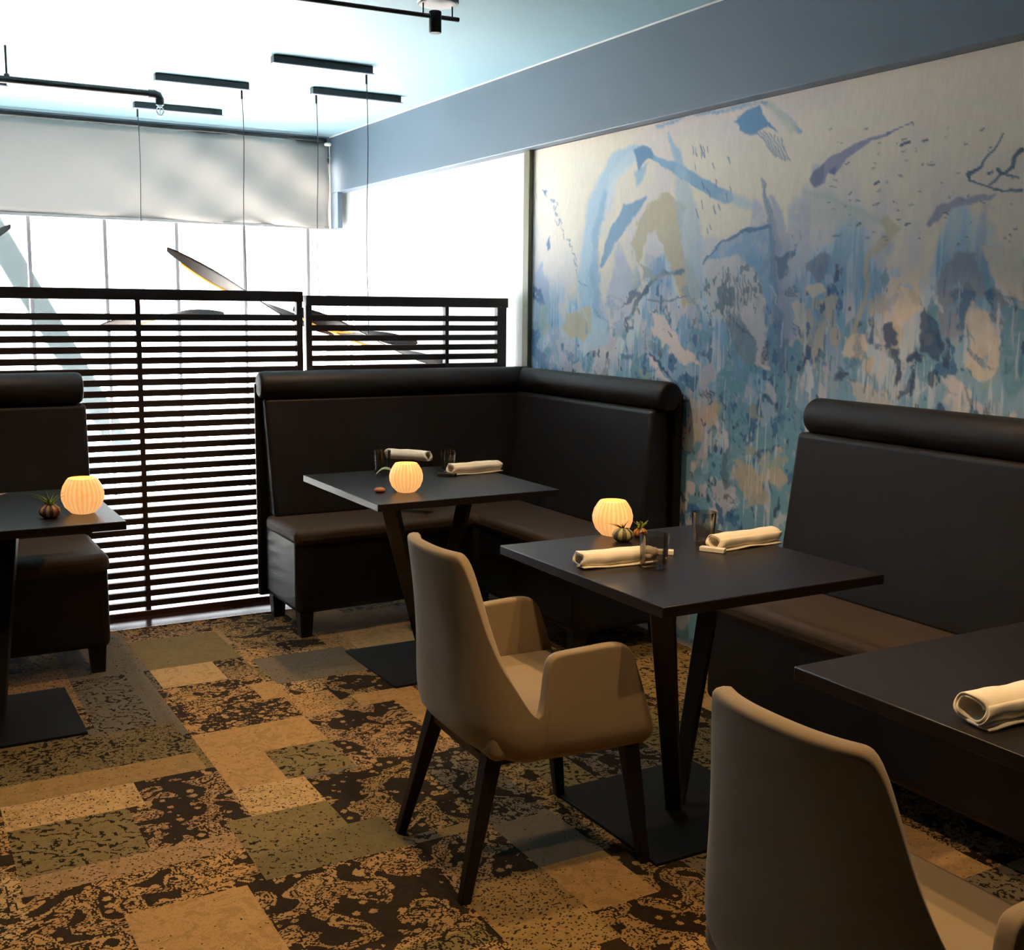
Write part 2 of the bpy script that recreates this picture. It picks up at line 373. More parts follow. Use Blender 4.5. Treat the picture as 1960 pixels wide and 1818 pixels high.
    t.set(t.b.inputs['Base Color'], c); t.b.inputs['Roughness'].default_value = 1; t.b.inputs['Specular IOR Level'].default_value = .1
    t.bump(t.noise(v0, 700, 1)[0], .5, .003)
    me.materials.append(t.m)
    o = bpy.data.objects.new('floor', me); COL.objects.link(o); struct(o)
    struct(rbox(XL, WX, YR, CE, -.1, -.004).make('floor_slab', M['stone_tile']))
carpet()

# ------------------------------------------------------------------ mural
def vnoise(H, W, sy, sx, seed, octv=3, pers=.5):
    'value noise on an H x W canvas with cell size sy, sx'
    out = np.zeros((H, W)); amp = 1; tot = 0
    for o_ in range(octv):
        r_ = np.random.RandomState(seed+o_*17); cy_, cx_ = max(1.01, sy/2**o_), max(1.01, sx/2**o_)
        g_ = r_.rand(int(H/cy_)+3, int(W/cx_)+3)
        a = np.arange(H)/cy_; b = np.arange(W)/cx_; i = a.astype(int); j = b.astype(int)
        fa = a-i; fb = b-j; fa = (fa*fa*(3-2*fa))[:, None]; fb = (fb*fb*(3-2*fb))[None]
        q = g_[i][:, j]*(1-fa)*(1-fb)+g_[i+1][:, j]*fa*(1-fb)+g_[i][:, j+1]*(1-fa)*fb+g_[i+1][:, j+1]*fa*fb
        out += q*amp; tot += amp; amp *= pers
    return out/tot
def mural():
    RES = .005; Y0, Y1, Z0, Z1 = .4, 5.11, 0.02, ZB
    W_, H_ = int((Y1-Y0)/RES), int((Z1-Z0)/RES)       # u runs away from the window (left to right in the photo)
    uu = (np.arange(W_)+.5)*RES; zz = Z1-(np.arange(H_)+.5)*RES
    U, Z = np.meshgrid(Y1-uu, zz)                      # U = room y
    # canvas coordinates in the photo's own frame, for laying out the brush strokes
    d = np.stack([np.full_like(U, WX), U, Z-CH], -1)
    den = d@np.array(CW); PX = 978.65+CF*(d@np.array(CR))/den; PY = 906.2-CF*(d@np.array(CU))/den
    nz = lambda s, seed, o=3, st=1.: vnoise(H_, W_, s*st/RES, s/RES, seed, o)
    sm = lambda x, a, b: np.clip((x-a)/(b-a), 0, 1)**2*(3-2*np.clip((x-a)/(b-a), 0, 1))
    wx = (nz(.09, 3, 4)-.5); wy = (nz(.09, 5, 4)-.5); fx = (nz(.02, 7, 2)-.5); fy = (nz(.02, 9, 2)-.5)
    sc = 60
    X = PX+wx*sc*.5+fx*10; Y = PY+wy*sc*.5+fy*10
    cream, pink, lilac = map(lambda c: np.array(lin(c)), ((240,226,208), (226,214,216), (198,200,220)))
    lb, mb, db, nv, sand, sage, teal, pale = map(lambda c: np.array(lin(c)), ((168,206,234), (112,166,208), (34,104,162), (10,60,114), (204,186,152), (168,186,180), (92,152,186), (210,224,236)))
    C = np.empty((H_, W_, 3)); C[:] = cream
    def put(a, col):
        nonlocal C
        a = np.clip(a, 0, 1)[..., None]; C = C*(1-a)+np.asarray(col)*a
    put(sm(nz(.45, 11), .42, .62)*.75, pink)
    put(sm(nz(.3, 12), .5, .66)*sm(PY, 250, 450)*.6, lilac)
    # washes of blue, denser towards the foot of the wall
    top = np.interp(PX, [1015, 1090, 1150, 1250, 1330, 1400, 1500, 1600, 1700, 1800, 1880, 1960, 2200], [600, 600, 560, 520, 470, 470, 430, 470, 520, 500, 520, 520, 480])
    dep = (PY-top)/230.
    n1 = nz(.22, 21, 4, 1.6); n2 = nz(.13, 22, 4, 2.2); n3 = nz(.07, 23, 3, 2.5); drip = nz(.012, 24, 2, 22); n5 = nz(.05, 25, 4, 1.3)
    st1 = .55+.9*nz(.02, 91, 3, 7); st2 = .5+1.*nz(.03, 93, 3, .5)
    put(sm(dep+(n1-.5)*2.4, -.1, .25)*.72*st1, lb)
    put(sm(dep*.8+(n2-.5)*3.0, .25, .65)*.75*st2, lilac*.9)
    put(sm(dep*.8+(n1-.5)*3.2+(drip-.5)*.9, .25, .5)*.85*sm(dep,-.5,.2)*st1, mb)
    put(sm(dep*.55+(nz(.16, 31, 4, 1.4)-.5)*3.6, .52, .64)*.9*sm(dep,-.3,.3)*st2, teal)
    put(sm((nz(.2, 33, 4, 1.1)-.5)*4+dep*.12, .9, 1.05)*.6*sm(dep,-.3,.3), sand)
    put(sm((nz(.17, 35, 4, 1.3)-.5)*4+dep*.05, .85, 1.)*sm(dep, -.1, .5)*.6, pink)
    put(sm((nz(.12, 36, 4, 1.6)-.5)*4+dep*.12, .8, .95)*.7*sm(dep,-.4,.2), lilac*.85)
    put(sm((n5-.5)*4+(n1-.5)*2+sm(dep, 0, 1.2)*.45, 1.12, 1.26)*.9*sm(dep,-.15,.25), db)
    put(sm((nz(.035, 41, 3, 1.6)-.5)*4+(n2-.5)*2.5+sm(dep, 0, 1)*.25, 1.3, 1.45)*.85*sm(dep,-.1,.3), nv)
    put(sm((drip-.5)*3+(nz(.3, 43)-.5)*3, .95, 1.1)*sm(dep, 0, .4)*.5, pale)
    put(sm((nz(.012, 45, 2, 16)-.5)*3+(nz(.25, 46)-.5)*3, 1.05, 1.2)*sm(dep, .1, .5)*.6, db)
    def poly(pts, col, a=1., soft=3., warp=1., tex=0.):
        x = PX+(X-PX)*warp; y = PY+(Y-PY)*warp; P = np.array(pts, float)
        x0, y0 = P.min(0)-25; x1, y1 = P.max(0)+25
        mk = (x > x0) & (x < x1) & (y > y0) & (y < y1)
        if not mk.any(): return
        xs, ys = x[mk], y[mk]; ins = np.zeros(xs.shape, bool); dist = np.full(xs.shape, 1e9)
        for k in range(len(P)):
            ax, ay = P[k]; bx, by = P[(k+1) % len(P)]
            t_ = np.clip(((xs-ax)*(bx-ax)+(ys-ay)*(by-ay))/((bx-ax)**2+(by-ay)**2+1e-9), 0, 1)
            dist = np.minimum(dist, np.hypot(xs-ax-t_*(bx-ax), ys-ay-t_*(by-ay)))
            c_ = ((ay > ys) != (by > ys)); ins ^= c_ & (xs < (bx-ax)*(ys-ay)/(by-ay+1e-12)+ax)
        sd = np.where(ins, dist, -dist); al = sm(sd, -soft, soft)*a
        if tex: al = al*np.clip(1-tex+tex*2*sm(n5[mk], .35, .6), 0, 1)
        full = np.zeros((H_, W_)); full[mk] = al; put(full, col)
    def stroke(pts, wd, col, a=1., soft=3., warp=.6, dry=0., seed=1):
        x = PX+(X-PX)*warp; y = PY+(Y-PY)*warp; P = np.array(pts, float)
        wd = list(wd) if isinstance(wd, (list, tuple)) else [wd]*len(P); mw = max(wd)+soft+4
        x0, y0 = P.min(0)-mw; x1, y1 = P.max(0)+mw
        mk = (x > x0) & (x < x1) & (y > y0) & (y < y1)
        if not mk.any(): return
        xs, ys = x[mk], y[mk]; best = np.full(xs.shape, -1e9); side = np.zeros(xs.shape)
        for k in range(len(P)-1):
            ax, ay = P[k]; bx, by = P[k+1]; l_ = math.hypot(bx-ax, by-ay)+1e-9
            t_ = np.clip(((xs-ax)*(bx-ax)+(ys-ay)*(by-ay))/l_**2, 0, 1); ww = wd[k]+(wd[k+1]-wd[k])*t_
            sd = ww-np.hypot(xs-ax-t_*(bx-ax), ys-ay-t_*(by-ay)); cr = ((bx-ax)*(ys-ay)-(by-ay)*(xs-ax))/l_
            up = sd > best; best = np.where(up, sd, best); side = np.where(up, cr, side)
        al = sm(best, -soft, soft)*a
        if dry: al = al*np.clip(1-dry+dry*(.5+.5*np.sin(side*1.9+seed+6*n5[mk]))*1.3, 0, 1)
        full = np.zeros((H_, W_)); full[mk] = al; put(full, col)
    K = lambda c: np.array(lin(c))
    # left third
    put(sm(-np.hypot((PX-1070)/70, (PY-430)/160), -1, -.3)*.7, K((242, 228, 212)))
    stroke([(1148,640),(1132,560),(1132,480),(1143,400),(1160,350),(1188,308),(1222,290)], [26,22,14,14,13,16,14], lb*.95, .8, 5, .5)
    stroke([(1150,600),(1142,520),(1146,440),(1160,370)], [10,9,6,5], mb, .55, 4, .5)
    stroke([(1215,300),(1180,340),(1165,400)], [10,10,4], pale, .6, 4, .4)
    poly([(1218,286),(1232,277),(1248,284),(1262,309),(1245,305),(1233,314),(1225,330),(1222,313)], K((84,138,184)), 1, 2, .3)
    poly([(1215,330),(1245,312),(1235,345),(1218,355)], K((130,180,214)), .8, 4, .5)
    stroke([(1258,303),(1300,325),(1350,352),(1395,380)], [5,10,13,12], K((120,170,208)), .95, 2.5, .3)
    stroke([(1395,380),(1450,396)], [12,8], K((176,200,218)), .6, 8, .5)
    stroke([(1240,378),(1208,402),(1190,432),(1172,470),(1155,508)], [3,13,14,8,3], K((110,160,200)), .95, 2.5, .4)
    poly([(1172,520),(1185,470),(1195,465),(1212,520),(1215,600),(1170,600)], lilac*.95, .75, 6)
    poly([(1160,600),(1175,520),(1210,540),(1230,600),(1190,640)], lilac, .7, 9)
    poly([(1262,372),(1285,365),(1312,395),(1306,440),(1306,480),(1330,520),(1350,560),(1320,590),(1296,540),(1272,470),(1258,445),(1244,470),(1226,510),(1212,470),(1222,420)], sand*.98, .9, 3, .8)
    poly([(1252,450),(1262,440),(1275,470),(1262,500),(1250,490)], pink, .9, 3)
    stroke([(1285,255),(1300,295),(1308,330)], [2,7,9], K((140,184,216)), .8, 3, .4)
    stroke([(1308,330),(1318,400),(1328,470),(1335,560)], [9,18,22,14], K((168,196,218)), .7, 6, .5, .3)
    poly([(1027,530),(1040,505),(1052,530),(1060,570),(1042,580),(1026,555)], K((150,170,205)), .8, 4)
    poly([(1026,545),(1045,575),(1036,582),(1027,570)], db, .95, 2)
    poly([(1020,640),(1032,635),(1048,680),(1060,705),(1040,705),(1022,680)], db, .85, 3)
    poly([(1050,465),(1055,450),(1058,475),(1053,482)], db, .9, 1.5, .3)
    poly([(1042,365),(1050,364),(1049,376)], db, .9, 1.5, .3)
    for k in range(16): stroke([(1055+k*4.5, 380+k*11), (1058+k*4.5, 386+k*11)], 1.4, db, .6, 1.2, 1)
    poly([(1090,600),(1130,592),(1137,620),(1120,650),(1100,640),(1085,625)], sand, .85, 3)
    poly([(1035,575),(1060,590),(1060,640),(1038,650)], sage*1.1, .6, 5)
    poly([(1250,590),(1300,640),(1345,705),(1310,690),(1262,640)], pink*1.02, .9, 2.5)
    poly([(1237,680),(1250,675),(1275,715),(1290,730),(1262,728)], pink, .85, 3)
    stroke([(1208,612),(1225,575),(1248,545),(1275,520),(1312,525)], [3,4,4,4,5], K((92,126,150)), .95, 2, .6)
    stroke([(1245,572),(1275,578),(1320,568)], [2,2,1.5], K((92,126,150)), .85, 1.5, .6)
    stroke([(1240,675),(1265,690),(1290,715),(1310,745),(1325,770)], [2,3,3,3,2], nv, .9, 1.5, 1)
    poly([(1200,680),(1218,676),(1212,690),(1202,692)], db, .8, 2)
    # centre: roof-like blue stroke, arch, pale moon with dark twigs
    stroke([(1262,244),(1310,224),(1360,214),(1420,206),(1462,196)], [4,4,5,5,4], K((120,170,204)), .85, 3, .5, .4)
    poly([(1413,232),(1432,212),(1458,204),(1468,230),(1490,252),(1470,246),(1452,256),(1436,258),(1420,248)], K((80,142,190)), 1, 2, .5)
    stroke([(1465,198),(1498,220),(1538,252)], [4,6,4], K((100,160,198)), .85, 2.5, .5, .4)
    stroke([(1478,205),(1520,245)], [9,9], K((206,208,196)), .8, 4, .5)
    for k in range(7): stroke([(1450+k*8, 252+k*2), (1478+k*6, 292+k*3)], 1.5, K((96,132,170)), .75, 1.5, .5)
    poly([(1352,505),(1388,465),(1430,446),(1475,436),(1492,470),(1500,540),(1480,600),(1462,560),(1445,515),(1405,490)], mb, .85, 3, .8, .3)
    stroke([(1352,505),(1388,463),(1432,444),(1472,437)], [1.5,2.5,4,5], db, .9, 2, .6)
    poly([(1352,540),(1375,500),(1420,490),(1448,520),(1460,570),(1440,610),(1400,620),(1365,600),(1350,570)], K((206,202,204)), .92, 5, .8)
    tw = sm((nz(.028, 61, 3, 1.5)-.5)*4-np.hypot((PX-1405)/50, (PY-555)/60)*.7, -.15, .05)*(np.hypot((PX-1405)/60, (PY-560)/75) < 1)
    put(tw*.85, K((84,112,132)))
    for k in range(9):
        x_ = 1390+k*6; stroke([(x_, 510+(k*37 % 30)), (x_+2, 620+(k*53 % 70))], 1.1, K((70,104,130)), .8, 1.2, .6)
    stroke([(1467,345),(1472,390),(1480,440),(1490,520),(1500,620),(1505,700)], [2,5,9,11,13,8], K((96,130,172)), .9, 3, .6, .3)
    stroke([(1484,380),(1498,450),(1508,540),(1515,640)], [6,14,15,12], K((164,172,202)), .75, 4, .6)
    poly([(1490,486),(1512,484),(1520,505),(1510,530),(1494,524)], K((70,106,150)), .95, 2.5)
    poly([(1545,505),(1575,480),(1596,485),(1592,530),(1570,545)], K((110,130,166)), .85, 3)
    poly([(1608,500),(1618,500),(1615,540),(1605,545)], nv, .9, 2)
    poly([(1400,600),(1440,600),(1452,690),(1430,700),(1405,660)], K((120,140,160)), .7, 4)
    poly([(1412,590),(1462,560),(1470,620),(1480,700),(1455,695),(1440,640)], pink*.98, .85, 3)
    # right third
    poly([(1553,345),(1562,328),(1600,298),(1650,270),(1700,254),(1712,249),(1704,259),(1672,270),(1625,306),(1603,334),(1592,328),(1582,352),(1562,360)], K((142,144,178)), .97, 1.8, .25)
    poly([(1553,345),(1562,328),(1585,312),(1578,350),(1562,360)], K((104,116,160)), .8, 2.5, .3)
    poly([(1590,330),(1605,318),(1603,336),(1595,333)], K((84,100,150)), .9, 2, .3)
    stroke([(1704,254),(1730,243),(1752,236),(1755,241)], [3,1,1.6,1.2], K((100,104,150)), .8, 1, .2)
    poly([(1540,360),(1580,360),(1640,390),(1700,425),(1640,440),(1560,420)], K((190,202,200)), .55, 12, 1)
    stroke([(1540,368),(1610,385),(1670,415),(1700,435)], [4,5,4,3], sage*1.15, .5, 5, .6)
    stroke([(1700,425),(1712,440),(1690,465),(1668,500),(1660,560),(1640,620),(1636,660)], [8,12,8,5,5,4,3], sand, .65, 3, .6)
    stroke([(1925,256),(1908,288),(1892,300),(1886,318),(1860,334),(1862,346),(1895,356),(1925,366),(1960,364)], [1.5,2.4,2.6,2.8,4,2,1.5,2.5,4], K((62,94,126)), .97, 1.2, .3)
    stroke([(1960,288),(1946,300),(1944,318),(1925,330),(1900,354)], [5,4,4.5,2.5,1.8], K((62,94,126)), .95, 1.2, .3)
    stroke([(1920,330),(1955,341)], [2.5,2], K((62,94,126)), .95, 1.2, .3); stroke([(1915,324),(1919,328)], [5,4], K((62,94,126)), .95, 1.2, .3)
    stroke([(1785,425),(1808,402),(1840,388),(1872,380),(1912,372)], [5,11,8,7,3], K((150,154,184)), .9, 2.5, .7)
    rnd = random.Random(5)
    for _ in range(80):
        x_, y_ = rnd.uniform(1590, 1950), rnd.uniform(235, 470); a_ = rnd.uniform(-.5, .1); l_ = rnd.uniform(2, 7)
        stroke([(x_, y_), (x_+l_*math.cos(a_), y_+l_*math.sin(a_))], rnd.uniform(.8, 2), K((84,108,136)), rnd.uniform(.4, .95), .9, .6)
    for (x_, y_) in ((1735,278),(1745,275),(1682,350),(1776,270),(1740,430),(1900,330)): stroke([(x_-3, y_+1), (x_+4, y_-2)], 2.6, K((66,98,134)), .95, 1, .4)
    for _ in range(26):
        x_, y_ = rnd.uniform(1330, 1400), rnd.uniform(270, 440); stroke([(x_, y_), (x_+2.5, y_+rnd.uniform(8, 16))], 1, K((90,120,160)), .8, 1, .3)
    poly([(1800,560),(1812,520),(1845,480),(1868,482),(1888,540),(1895,560),(1870,570),(1855,640),(1810,640)], K((134,146,172)), .85, 3)
    for q, c_, a_ in (([(1772,590),(1790,600),(1800,610),(1808,660),(1800,690),(1772,670)], nv, .85), ([(1745,548),(1762,560),(1768,585),(1752,578)], nv, .9),
                      ([(1835,560),(1855,545),(1868,560),(1862,620),(1845,640)], db, .8), ([(1888,560),(1905,545),(1912,560),(1908,585)], db, .9),
                      ([(1905,545),(1935,528),(1940,570),(1915,585)], K((120,138,164)), .9), ([(1700,620),(1715,615),(1730,640),(1722,662),(1700,665)], nv, .9),
                      ([(1702,664),(1728,668),(1726,720),(1715,740),(1712,690)], nv, .9), ([(1740,685),(1762,665),(1775,680),(1765,695),(1742,692)], nv, .95),
                      ([(1665,605),(1675,604),(1680,650),(1672,655)], nv, .85), ([(1597,725),(1612,702),(1628,715),(1615,728)], nv, .85),
                      ([(1620,640),(1665,640),(1672,670),(1650,690),(1615,670)], cream*.9, .8), ([(1515,575),(1545,580),(1540,640),(1520,630)], cream*.85, .75),
                      ([(1540,545),(1575,540),(1590,560),(1560,575)], cream*.9, .85), ([(1710,530),(1760,520),(1765,600),(1740,610),(1715,580)], cream*.92, .8),
                      ([(1860,580),(1905,590),(1915,700),(1880,730),(1850,700)], cream*.86, .7), ([(1885,470),(1960,480),(1960,580),(1930,560),(1900,520)], cream*.9, .8),
                      ([(1410,880),(1460,900),(1480,960),(1440,960),(1420,920)], sand*.85, .6), ([(1350,770),(1380,780),(1372,810),(1352,808)], sand*.85, .55),
                      ([(1388,870),(1400,860),(1410,930),(1392,935)], K((70,112,146)), .85), ([(1625,730),(1700,740),(1720,775),(1640,790)], cream*.8, .5)):
        poly(q, c_, a_, 3, 1.)
    r2 = random.Random(23)
    for _ in range(150):
        x_ = r2.uniform(1030, 1960); tp = float(np.interp(x_, [1015, 1090, 1250, 1400, 1500, 1600, 1800, 1960], [590, 590, 500, 470, 440, 480, 530, 520]))
        y_ = r2.uniform(tp, 1000 if 1320 < x_ < 1540 else 780); a_ = r2.choice([r2.uniform(.5, 1.1), r2.uniform(1.3, 1.8), r2.uniform(2., 2.7)]); l_ = r2.uniform(14, 70); cv = r2.uniform(-.6, .6)
        pts = [(x_, y_), (x_+l_*.5*math.cos(a_), y_+l_*.5*math.sin(a_)), (x_+l_*.5*(math.cos(a_)+math.cos(a_+cv)), y_+l_*.5*(math.sin(a_)+math.sin(a_+cv)))]
        wd = r2.uniform(2, 9); stroke(pts, [wd*.5, wd, wd*.2], r2.choice([mb, teal, db, lb, lilac*.85, pale, nv, mb*.8, sage*.8]), r2.uniform(.35, .8), 1.6, 1.1, r2.choice([0, .5, .8]), _)
    for _ in range(70):
        x_, y_ = rnd.uniform(1500, 1950), rnd.uniform(520, 780); l_ = rnd.uniform(20, 90)
        stroke([(x_, y_), (x_-2, y_+l_)], rnd.uniform(.8, 2), rnd.choice([pale*.9, mb, db, lilac]), rnd.uniform(.3, .8), 1, .25)
    for _ in range(90):
        x_, y_ = rnd.uniform(1180, 1560), rnd.uniform(560, 990); l_ = rnd.uniform(6, 26)
        a_ = rnd.uniform(.9, 1.9); stroke([(x_, y_), (x_+l_*math.cos(a_), y_+l_*math.sin(a_))], rnd.uniform(.9, 2.6), rnd.choice([nv, db, nv, K((60,90,96))]), rnd.uniform(.5, .9), 1, 1)
    for _ in range(14):
        x_, y_ = rnd.uniform(1330, 1560), rnd.uniform(720, 990); poly([(x_, y_), (x_+rnd.uniform(6, 26), y_+6), (x_+12, y_+rnd.uniform(14, 50)), (x_-5, y_+20)], rnd.choice([mb, sage*.8, pale*.85, teal]), .7, 3)
    C = np.clip(C*(.96+.08*nz(.01, 77, 1, 3))[..., None], 0, 1)
    nv_, nu_ = H_, W_
    V = np.zeros((H_*W_, 3)); V[:, 0] = 0; V[:, 1] = U.ravel(); V[:, 2] = Z.ravel()
    i, j = np.meshgrid(np.arange(H_-1), np.arange(W_-1), indexing='ij'); b = (i*W_+j).ravel()
    F = np.stack([b, b+1, b+W_+1, b+W_], 1)
    # back sheet gives the panel its thickness
    k = len(V); yb, ya, zt, zb = U.min(), U.max(), Z.max(), Z.min()
    V2 = np.array([(.011, ya, zt), (.011, yb, zt), (.011, yb, zb), (.011, ya, zb), (0, ya, zt), (0, yb, zt), (0, yb, zb), (0, ya, zb)])
    F2 = np.array([(0,3,2,1), (0,1,5,4), (1,2,6,5), (2,3,7,6), (3,0,4,7)])+k
    V = np.concatenate([V, V2]); F = np.concatenate([F[:, ::1], F2])
    me = bpy.data.meshes.new('mural'); me.vertices.add(len(V)); me.vertices.foreach_set('co', V.ravel())
    me.loops.add(F.size); me.loops.foreach_set('vertex_index', F.ravel().astype(np.int32))
    me.polygons.add(len(F)); me.polygons.foreach_set('loop_start', (np.arange(len(F))*4).astype(np.int32)); me.update(calc_edges=True)
    a = me.color_attributes.new('paint', 'FLOAT_COLOR', 'POINT'); q = np.ones((len(V), 4), np.float32)
    q[:H_*W_, :3] = C.reshape(-1, 3); q[H_*W_:, :3] = cream; a.data.foreach_set('color', q.ravel())
    t = NT('painted_mural_plaster'); v = t.obj(); c = t.n('ShaderNodeAttribute', attribute_name='paint').outputs['Color']
    st = t.noise(t.n('ShaderNodeMapping', {'Vector': v, 'Scale': (1, 60, 8)}).outputs[0], 4, 3)[0]
    c = t.mix(t.math('MULTIPLY', st, .05), c, (1., 1., 1.)); t.set(t.b.inputs['Base Color'], c)
    t.b.inputs['Roughness'].default_value = .62; t.bump(st, .1, .002); me.materials.append(t.m)
    o = bpy.data.objects.new('mural', me); o.location = (WX-.012, 0, 0); COL.objects.link(o)
    tag(o, 'large abstract blue and cream brushstroke mural covering the right wall', 'mural')
mural()

# ------------------------------------------------------------------ slatted screens
def screen(x0, x1, posts, label, rail_top):
    t = thing('slatted_screen', label, 'room divider', (x0, SY, 0), group=None)
    L = x1-x0
    G().box((0, -.03, rail_top-.05), (L, .03, rail_top)).make('top_rail', M['slat_wood'], t, bevel=.004)
    G().box((0, -.02, 0), (L, .02, .03)).make('base_rail', M['base_wood'], t, bevel=.004)
    n = 28; g = G()
    for k in range(n):
        z = .060+k*.0494
        g.hexa([(0.01, -.014, z-.0148), (L-.01, -.014, z-.0148), (L-.01, .014, z-.0148), (.01, .014, z-.0148)],
               [(0.01, -.014, z+.0148), (L-.01, -.014, z+.0148), (L-.01, .014, z+.0148), (.01, .014, z+.0148)])
    g.make('slats', M['slat_wood'], t, bevel=.003, seg=1)
    for p, w_ in posts:
        G().box((p-x0-w_/2, -.018, .02), (p-x0+w_/2, .018, rail_top-.04)).make('post', M['slat_wood'], t, bevel=.002, seg=1)
    return t
screen(-1.6, 1.847, [(-1.585, .03), (-.5, .022), (.3, .022), (1.072, .022), (1.832, .03)], 'long dark slatted wooden screen behind the left bench and the gap', 1.520)
screen(1.863, 2.986, [(1.879, .03), (2.629, .02), (2.955, .055)], 'short dark slatted wooden screen behind the corner bench, ending by the wall', 1.502)

# ------------------------------------------------------------------ benches
def foot(t, x, y, h=.115):
    s = .032
    G().hexa([(x-s*.8, y-s*.8, 0), (x+s*.8, y-s*.8, 0), (x+s*.8, y+s*.8, 0), (x-s*.8, y+s*.8, 0)],
             [(x-s, y-s, h), (x+s, y-s, h), (x+s, y+s, h), (x-s, y+s, h)]).make('foot', M['black_wood'], t, bevel=.003)
def roll(a, b, rx, rz, n=24):
    'horizontal bolster from a to b with rounded ends'
    a, b = Vector(a), Vector(b); t = (b-a).normalized(); sd = Vector((0, 0, 1)).cross(t); g = G(); rings = []
    L = (b-a).length; ds = [0, .004, .014, .03]; prof = [(d, (.72, .88, .97, 1)[i]) for i, d in enumerate(ds)]
    prof = prof+[(L-d, s_) for d, s_ in reversed(prof)]
    for d, s_ in prof:
        c = a+t*d; rings.append([c+sd*(rx*s_*math.cos(2*PI*k/n))+Vector((0, 0, 1))*(rz*s_*math.sin(2*PI*k/n)) for k in range(n)])
    v = [q for r_ in rings for q in r_]; f = []
    for i in range(len(rings)-1):
        for k in range(n): f.append((i*n+k, i*n+(k+1) % n, (i+1)*n+(k+1) % n, (i+1)*n+k))
    f += [tuple(range(n)), tuple(range((len(rings)-1)*n, len(rings)*n))[::-1]]
    return g.add(v, f)
SZ = .49
# corner bench (L shape)
t = thing('corner_bench', 'L-shaped black leather corner bench wrapping the far table', 'bench', (2.3, 4.7, 0))
def L_(g, name, mat, **k):
    o = g.make(name, mat, t, **k); o.location = -Vector(t.location); return o
seat = G().prism([(1.56, 4.62), (2.47, 4.66), (2.47, 3.80), (2.96, 3.80), (2.96, 5.09), (1.56, 5.09)], 'z', .11, SZ-.02)
L_(seat, 'seat_base', M['leather'], bevel=.03, seg=4)
top_ = G().prism([(1.555, 4.61), (2.46, 4.65), (2.46, 3.795), (2.93, 3.795), (2.93, 5.05), (1.555, 5.05)], 'z', SZ-.075, SZ)
L_(top_, 'seat', M['leather_seat'], bevel=.028, seg=4)
L_(G().hexa([(1.58, 4.965, SZ-.01), (2.90, 4.965, SZ-.01), (2.90, 5.07, SZ-.01), (1.58, 5.07, SZ-.01)],
            [(1.555, 5.01, 1.035), (2.90, 5.01, 1.035), (2.90, 5.07, 1.035), (1.555, 5.07, 1.035)]), 'backrest', M['leather_back'], bevel=.02, seg=4)
L_(G().hexa([(2.815, 3.83, SZ-.01), (2.97, 3.83, SZ-.01), (2.97, 5.0, SZ-.01), (2.815, 5.0, SZ-.01)],
            [(2.875, 3.85, 1.03), (2.97, 3.85, 1.03), (2.97, 5.05, 1.03), (2.875, 5.05, 1.03)]), 'backrest', M['leather_back'], bevel=.02, seg=4)
L_(roll((1.535, 5.04, 1.092), (2.975, 5.04, 1.092), .06, .063), 'head_bolster', M['leather_back'], smooth=True)
L_(roll((2.93, 3.79, 1.088), (2.93, 5.095, 1.088), .062, .063), 'head_bolster', M['leather_back'], smooth=True)
L_(G().prism([(1.53, 5.07), (2.97, 5.07), (2.97, 3.80), (3.005, 3.80), (3.005, 5.10), (1.53, 5.10)], 'z', .10, 1.10), 'back_frame', M['leather'], bevel=.012, seg=3)
for x, y in ((1.61, 4.67), (1.61, 5.05), (2.52, 3.86), (2.94, 3.86), (2.52, 4.72), (2.94, 5.04)):
    o = foot(t, x, y); 
for ch in t.children:
    if ch.name.startswith('foot'): ch.location = -Vector(t.location)
# wall bench on the right
t = thing('wall_bench', 'long black leather bench under the mural on the right', 'bench', (2.7, 1.6, 0))
L_(rbox(2.46, 2.93, .35, 2.97, SZ-.075, SZ), 'seat', M['leather_seat'], bevel=.028, seg=4)
L_(rbox(2.47, 2.96, .36, 2.965, .11, SZ-.02), 'seat_base', M['leather'], bevel=.03, seg=4)
L_(G().hexa([(2.80, .35, SZ-.01), (2.965, .35, SZ-.01), (2.965, 2.985, SZ-.01), (2.80, 2.985, SZ-.01)],
            [(2.87, .35, 1.025), (2.965, .35, 1.025), (2.965, 2.985, 1.025), (2.87, 2.985, 1.025)]), 'backrest', M['leather_back'], bevel=.018, seg=4)
L_(roll((2.925, .34, 1.082), (2.925, 2.96, 1.082), .064, .066), 'head_bolster', M['leather_back'], smooth=True)
L_(rbox(2.96, 3.005, .35, 2.98, .10, 1.09), 'back_frame', M['leather'], bevel=.012, seg=3)
for x, y in ((2.52, 2.9), (2.93, 2.9), (2.52, 1.65), (2.52, .42), (2.93, .42)): foot(t, x, y)
for ch in t.children:
    if ch.name.startswith('foot'): ch.location = -Vector(t.location)
# left bench
t = thing('left_bench', 'black leather bench cut off by the left edge, behind the left table', 'bench', (0, 4.8, 0))
L_(rbox(-1.3, .77, 4.50, 5.03, SZ-.075, SZ), 'seat', M['leather_seat'], bevel=.03, seg=4)
L_(rbox(-1.29, .765, 4.52, 5.09, .11, SZ-.02), 'seat_base', M['leather'], bevel=.03, seg=4)
L_(G().hexa([(-1.3, 4.95, SZ-.01), (.785, 4.95, SZ-.01), (.785, 5.07, SZ-.01), (-1.3, 5.07, SZ-.01)],
            [(-1.3, 5.0, 1.035), (.785, 5.0, 1.035), (.785, 5.07, 1.035), (-1.3, 5.07, 1.035)]), 'backrest', M['leather_back'], bevel=.02, seg=4)
L_(roll((-1.3, 5.035, 1.10), (.775, 5.035, 1.10), .064, .066), 'head_bolster', M['leather_back'], smooth=True)
L_(rbox(-1.3, .76, 5.07, 5.10, .10, 1.10), 'back_frame', M['leather'], bevel=.01, seg=3)
for x, y in ((.72, 4.59), (.72, 5.04), (-1.2, 4.6), (-1.2, 5.04)): foot(t, x, y)
